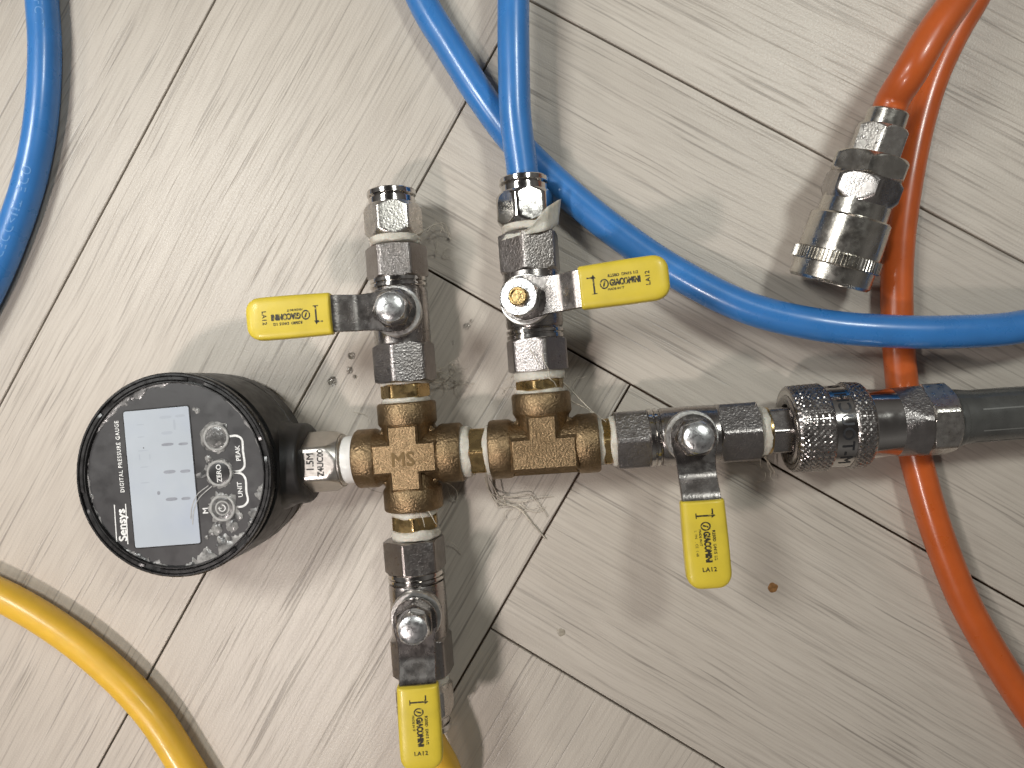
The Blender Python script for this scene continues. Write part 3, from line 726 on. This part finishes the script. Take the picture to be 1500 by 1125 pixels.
def around(p):                               # letters wrapped on the smooth band, read from below upward
    t = R(78) + p.x / 15.45
    return C @ Vector((15.47 * math.cos(t) * 1 + (p.z) * math.cos(t), (15.47 + p.z) * math.sin(t), 16.9 - p.y))
text('M-TOUCHI 0', 4.4, None, mat('stamped_mark', (.07, .07, .075), .45, .8), sl, 'stamped_lettering', .12, fn=lambda p: around(Vector((-p.x, -p.y, p.z))), spacing=1.12)
MB().rev([(1.5, 7.6), (1.5, 9.0), (.2, 9.6), (-.3, 12.2), (.2, 12.9), (1.4, 12.9)], 64, C, closed=True).build('socket_ring', M_smooth, sl)
MB().hexa(37.5, 48.4, 25.4, 90 - 6, 1.6, .3, C, slope=.36).build('coupler_nut', M_nickel, gho, angle=24)
MB().hexa(48.2, 58.2, 24.6, 60 + 12, .3, .8, C, slope=.8).build('coupler_nut', M_cblast, gho, angle=24)
hp = [Vector((57, 0, Z0)), Vector((66, 0, Z0 - .2)), Vector((95, -.5, Z0 - 2)), Vector((150, -6, 11)), Vector((260, -40, 10)), Vector((420, -130, 10))]
hz = MB(); hz.tube(hp, lambda f_: 9.9 if f_ > .02 else 10.6, 32, 4); hzo = hz.build('hose', M_grey, gho, angle=50)
MB().rev([(57.8, 10.6), (60.5, 10.9), (61.5, 10.5)], 48, C).build('hose_shoulder', M_grey, gho)
hc = spline(hp, 4)
for th in (62, 108, 22):
    st = MB(); vs = []; fs = []
    for i, (p, a, b) in enumerate(frames(hc)):
        for dt in (-1.6, 1.6):
            t = R(th + dt); vs.append(p + (a * math.cos(t) + b * math.sin(t)) * 9.98)
    st.add(vs[4:], [(2 * i, 2 * i + 1, 2 * i + 3, 2 * i + 2) for i in range(len(hc) - 3)]).build('hose_stripe', M_grey2, hzo)

# ------------------------------------------------------------------ blue hoses
def hose(name, pts, r_, mt, label, cat='hose', ext0=None, ext1=None, group=None):
    P = [at(x, y, z * MM) for x, y, z in pts]
    if ext0: P = [P[0] + Vector(e) for e in ext0][::-1] + P
    if ext1: P = P + [P[-1] + Vector(e) for e in ext1]
    for p in P: p.z = max(p.z, r_ + .05)
    o = MB().tube(P, r_, 32, 2.5).build(name, mt, None, angle=60)
    o.location = (0, 0, 0); tag(o, label, cat, group); return o, P
hose('blue_hose', [(618, 0, 6.2), (657, 66, 6.2), (706, 143, 6.2), (758, 212, 6.2), (840, 290, 6.6), (912, 347, 8), (990, 399, 10.5), (1095, 451, 14.5), (1200, 476, 18), (1300, 485, 19.4), (1400, 486, 19), (1500, 478, 16)], 6.15, M_blue,
     'long blue hose curving across the floor, over the orange hose', ext0=[(-22, 60, 0), (-30, 160, 0), (-20, 300, 0)], ext1=[(40, 12, -4), (120, 55, -10), (240, 160, -12)])
P_top = MW @ Vector((TX - .4, 84 + 14, Z0))
bp = [P_top, MW @ Vector((TX - .4, 106, Z0 + .2))] + [at(x, y, z * MM) for x, y, z in ((755, 170, 19.2), (753, 110, 20), (752, 50, 20.5), (752, 0, 20.5))]
bp += [bp[-1] + Vector(e) for e in ((0, 40, -1), (-4, 120, -8), (-30, 260, -14))]
tag(MB().tube(bp, 6.15, 32, 2.5).build('blue_hose', M_blue, None, angle=60), 'straight blue hose plugged into the middle push-in fitting', 'hose')
lb, LP = hose('blue_hose', [(60, -60, 6.2), (62, 0, 6.2), (66, 70, 6.2), (61, 170, 6.2), (45, 258, 6.2), (17, 345, 6.2), (-17, 425, 6.2), (-60, 500, 6.2)], 6.3, M_blue,
     'blue hose with faint printed letters beside the floor joint, touching nothing', ext0=[(-6, 50, 0), (-40, 160, 0)], ext1=[(-40, -40, 0), (-130, -80, 0)])
lc = frames(spline(LP, 1.0)); cum = [0.0]
for i in range(1, len(lc)): cum.append(cum[-1] + (lc[i][0] - lc[i - 1][0]).length)
def on_hose(s0, deg, rr):
    def fn(p):
        s_ = s0 + p.x; i = max(0, min(len(lc) - 2, next((k for k in range(len(cum)) if cum[k] > s_), len(cum) - 1) - 1))
        f_ = (s_ - cum[i]) / max(1e-6, cum[i + 1] - cum[i]); q = lc[i][0].lerp(lc[i + 1][0], f_)
        t = R(deg) + p.y / rr; a, b = lc[i][1], lc[i][2]
        return q + (a * math.cos(t) + b * math.sin(t)) * (rr + .05)
    return fn
def s_at(x, y):
    w = at(x, y, 6.2 * MM); k = min(range(len(lc)), key=lambda i: (lc[i][0] - w).length); return cum[k]
for body, x, y in (('KFC T', 64, 22), ('ODE', 50, 268), ('TU', 40, 310), ('U>DDED', 26, 345), ('D', 2, 420)):
    text(body, 3.4, None, M_print, lb, 'printed_lettering', .0, fn=on_hose(s_at(x, y), 112, 6.3), spacing=1.25)

# ------------------------------------------------------------------ yellow hose: from the lower fitting, looping back beside the gauge
yl0 = MW @ Vector((-1.5, -103, Z0))
yp = [yl0, MW @ Vector((-1.5, -112, Z0)), at(655, 1140, .014), at(645, 1220, .008), at(585, 1330, .0065), at(470, 1365, .0065), at(365, 1280, .0065), at(318, 1200, .0065), at(272, 1122, .0065), at(222, 1045, .0065), at(158, 978, .0065), at(84, 920, .0065), at(0, 871, .0065), at(-90, 835, .0065)]
yp += [yp[-1] + Vector(e) for e in ((-60, 10, 0), (-180, 10, 0))]
tag(MB().tube(yp, 6.4, 32, 2.5).build('yellow_hose', M_yhose, None, angle=60), 'yellow hose bending across the pale floor below the gauge', 'hose')

# ------------------------------------------------------------------ orange hoses and the loose coupler
hose('orange_hose', [(1425, 0, 6), (1397, 48, 5.8), (1366, 115, 5.8), (1346, 180, 5.8), (1329, 262, 5.8), (1318, 340, 5.8), (1314, 400, 5.8), (1314, 458, 5.8), (1321, 560, 5.8), (1334, 640, 5.8), (1349, 700, 5.8), (1366, 760, 5.8), (1388, 822, 5.8), (1416, 888, 5.8), (1472, 985, 5.8), (1530, 1070, 5.8)], 5.75, M_orange,
     'long orange hose running under the blue hose and the knurled coupler', ext0=[(20, 40, 0), (70, 110, 2), (160, 180, 4)], ext1=[(50, -60, 0), (160, -140, 0)])
cA, cB = at(1302, 163, .0285), at(1220, 395, .0165)
axd = (cB - cA).normalized(); Lc = (cB - cA).length
oc = empty('orange_hose', (cB.x, cB.y, 0), 'orange hose ending in a loose steel quick coupler with ribbed ring', 'hose')
OI = Matrix.Translation((-cB.x, -cB.y, 0))
CC = OI @ frame(cA, axd)
Mo = lambda name, mb, m_, par=oc, ang=26: mb.build(name, m_, par, angle=ang)
kk = Lc / 66.0
csl = Mo('coupler_sleeve', MB().rev([(36 * kk, 10.5), (36 * kk, 12.0), (43.2 * kk, 12.3), (43.6 * kk, 13.6), (44.3 * kk, 14.2), (56 * kk, 14.6), (62, 14.6), (63, 13.9), (65.4 * kk, 13.6), (66.0 * kk, 13.0), (66.0 * kk, 10.6), (63 * kk, 10.0)], 88, CC), M_dome, ang=30)
n = 75 * 4
def rib(r_): return lambda t: r_ - .5 + .5 * (1 if (t / (2 * math.pi) * 75) % 1 < .55 else 0)
Mo('knurled_ring', MB().rev([(58.8 * kk, lambda t: rib(15.5)(t) - .6), (59.3 * kk, rib(15.9)), (63.9 * kk, rib(16.1)), (64.4 * kk, lambda t: rib(15.6)(t) - .5)], n, CC), M_dome, csl, 14)
Mo('bore', MB().rev([(64 * kk, 9.9), (65.5 * kk, 9.9)], 40, CC), M_dark, csl)
Mo('coupler_nut', MB().hexa(26.2 * kk, 38.0 * kk, 24.0, 60 + 24, 1.0, 1.6, CC, slope=.8), M_smooth, oc)
Mo('coupler_nut', MB().hexa(18.2 * kk, 27.0 * kk, 24.6, 60 - 14, 1.0, .6, CC, slope=.9), M_dome, oc)
Mo('clamp_nut', MB().hexa(6.4 * kk, 19.0 * kk, 16.6, 60 - 20, 1.0, .3, CC, slope=.8), M_cblast, oc)
Mo('ferrule', MB().rev([(0, 6.0), (0, 6.6), (.5, 6.95), (6.6 * kk, 7.1), (7.2 * kk, 6.6)], 48, CC), M_dome, oc)
op = [cA + axd * 4, cA - axd * 4] + [at(x, y, z * MM) for x, y, z in ((1331, 110, 36), (1365, 52, 37), (1402, 0, 34), (1440, -55, 28))]
op += [op[-1] + Vector(e) for e in ((30, 30, -2), (90, 70, -6), (190, 110, -10))]
MB().tube([p + Vector((-cB.x, -cB.y, 0)) for p in op], 5.75, 32, 2.5).build('hose', M_orange, oc, angle=60)

# ------------------------------------------------------------------ small marks and drops on the floor
def drop(x, y, r_, h, mt, name, label, cat, group=None, seed=0.0):
    c = at(x, y, 0); n = 28; rg = []
    for k in range(7):
        f_ = k / 6 * math.pi / 2
        rg.append([((r_ * (1 + .22 * noise.noise(Vector((math.cos(2 * math.pi * j / n) * 1.3, math.sin(2 * math.pi * j / n) * 1.3, seed))))) * math.cos(f_ * .985) * math.cos(2 * math.pi * j / n),
                    (r_ * (1 + .22 * noise.noise(Vector((math.cos(2 * math.pi * j / n) * 1.3, math.sin(2 * math.pi * j / n) * 1.3, seed))))) * math.cos(f_ * .985) * math.sin(2 * math.pi * j / n), .02 + h * math.sin(f_)) for j in range(n)])
    o = MB().rings(rg).build(name, mt, None, angle=80); o.location = Vector((c.x, c.y, 0)) * MM
    return tag(o, label, cat, group)
for i, (x, y, r_) in enumerate(((487, 559, 2.0), (515, 521, 1.6), (512, 542, 1.5), (520, 552, .9), (684, 478, 1.5), (690, 470, .9), (657, 352, .8), (664, 502, .8))):
    lab, grp = (('clear water drop on the board between the gauge and the nearest valve', 'water drops by the gauge') if i < 4 else
                ('tiny clear water drop on the floor between the two upper valves', 'water drops between the valves'))
    drop(x, y, r_, r_ * .45, M_water, 'water_drop', lab, 'water drop', grp, seed=i * 3.1)
drop(1132, 861, 2.0, .12, M_stain, 'brown_stain', 'small brown stain on the board beside the lower yellow grip', 'stain', seed=2)
drop(822, 926, 1.7, .25, M_pale, 'grey_spot', 'small dull grey spot on the board near the joint corner', 'stain', seed=7)
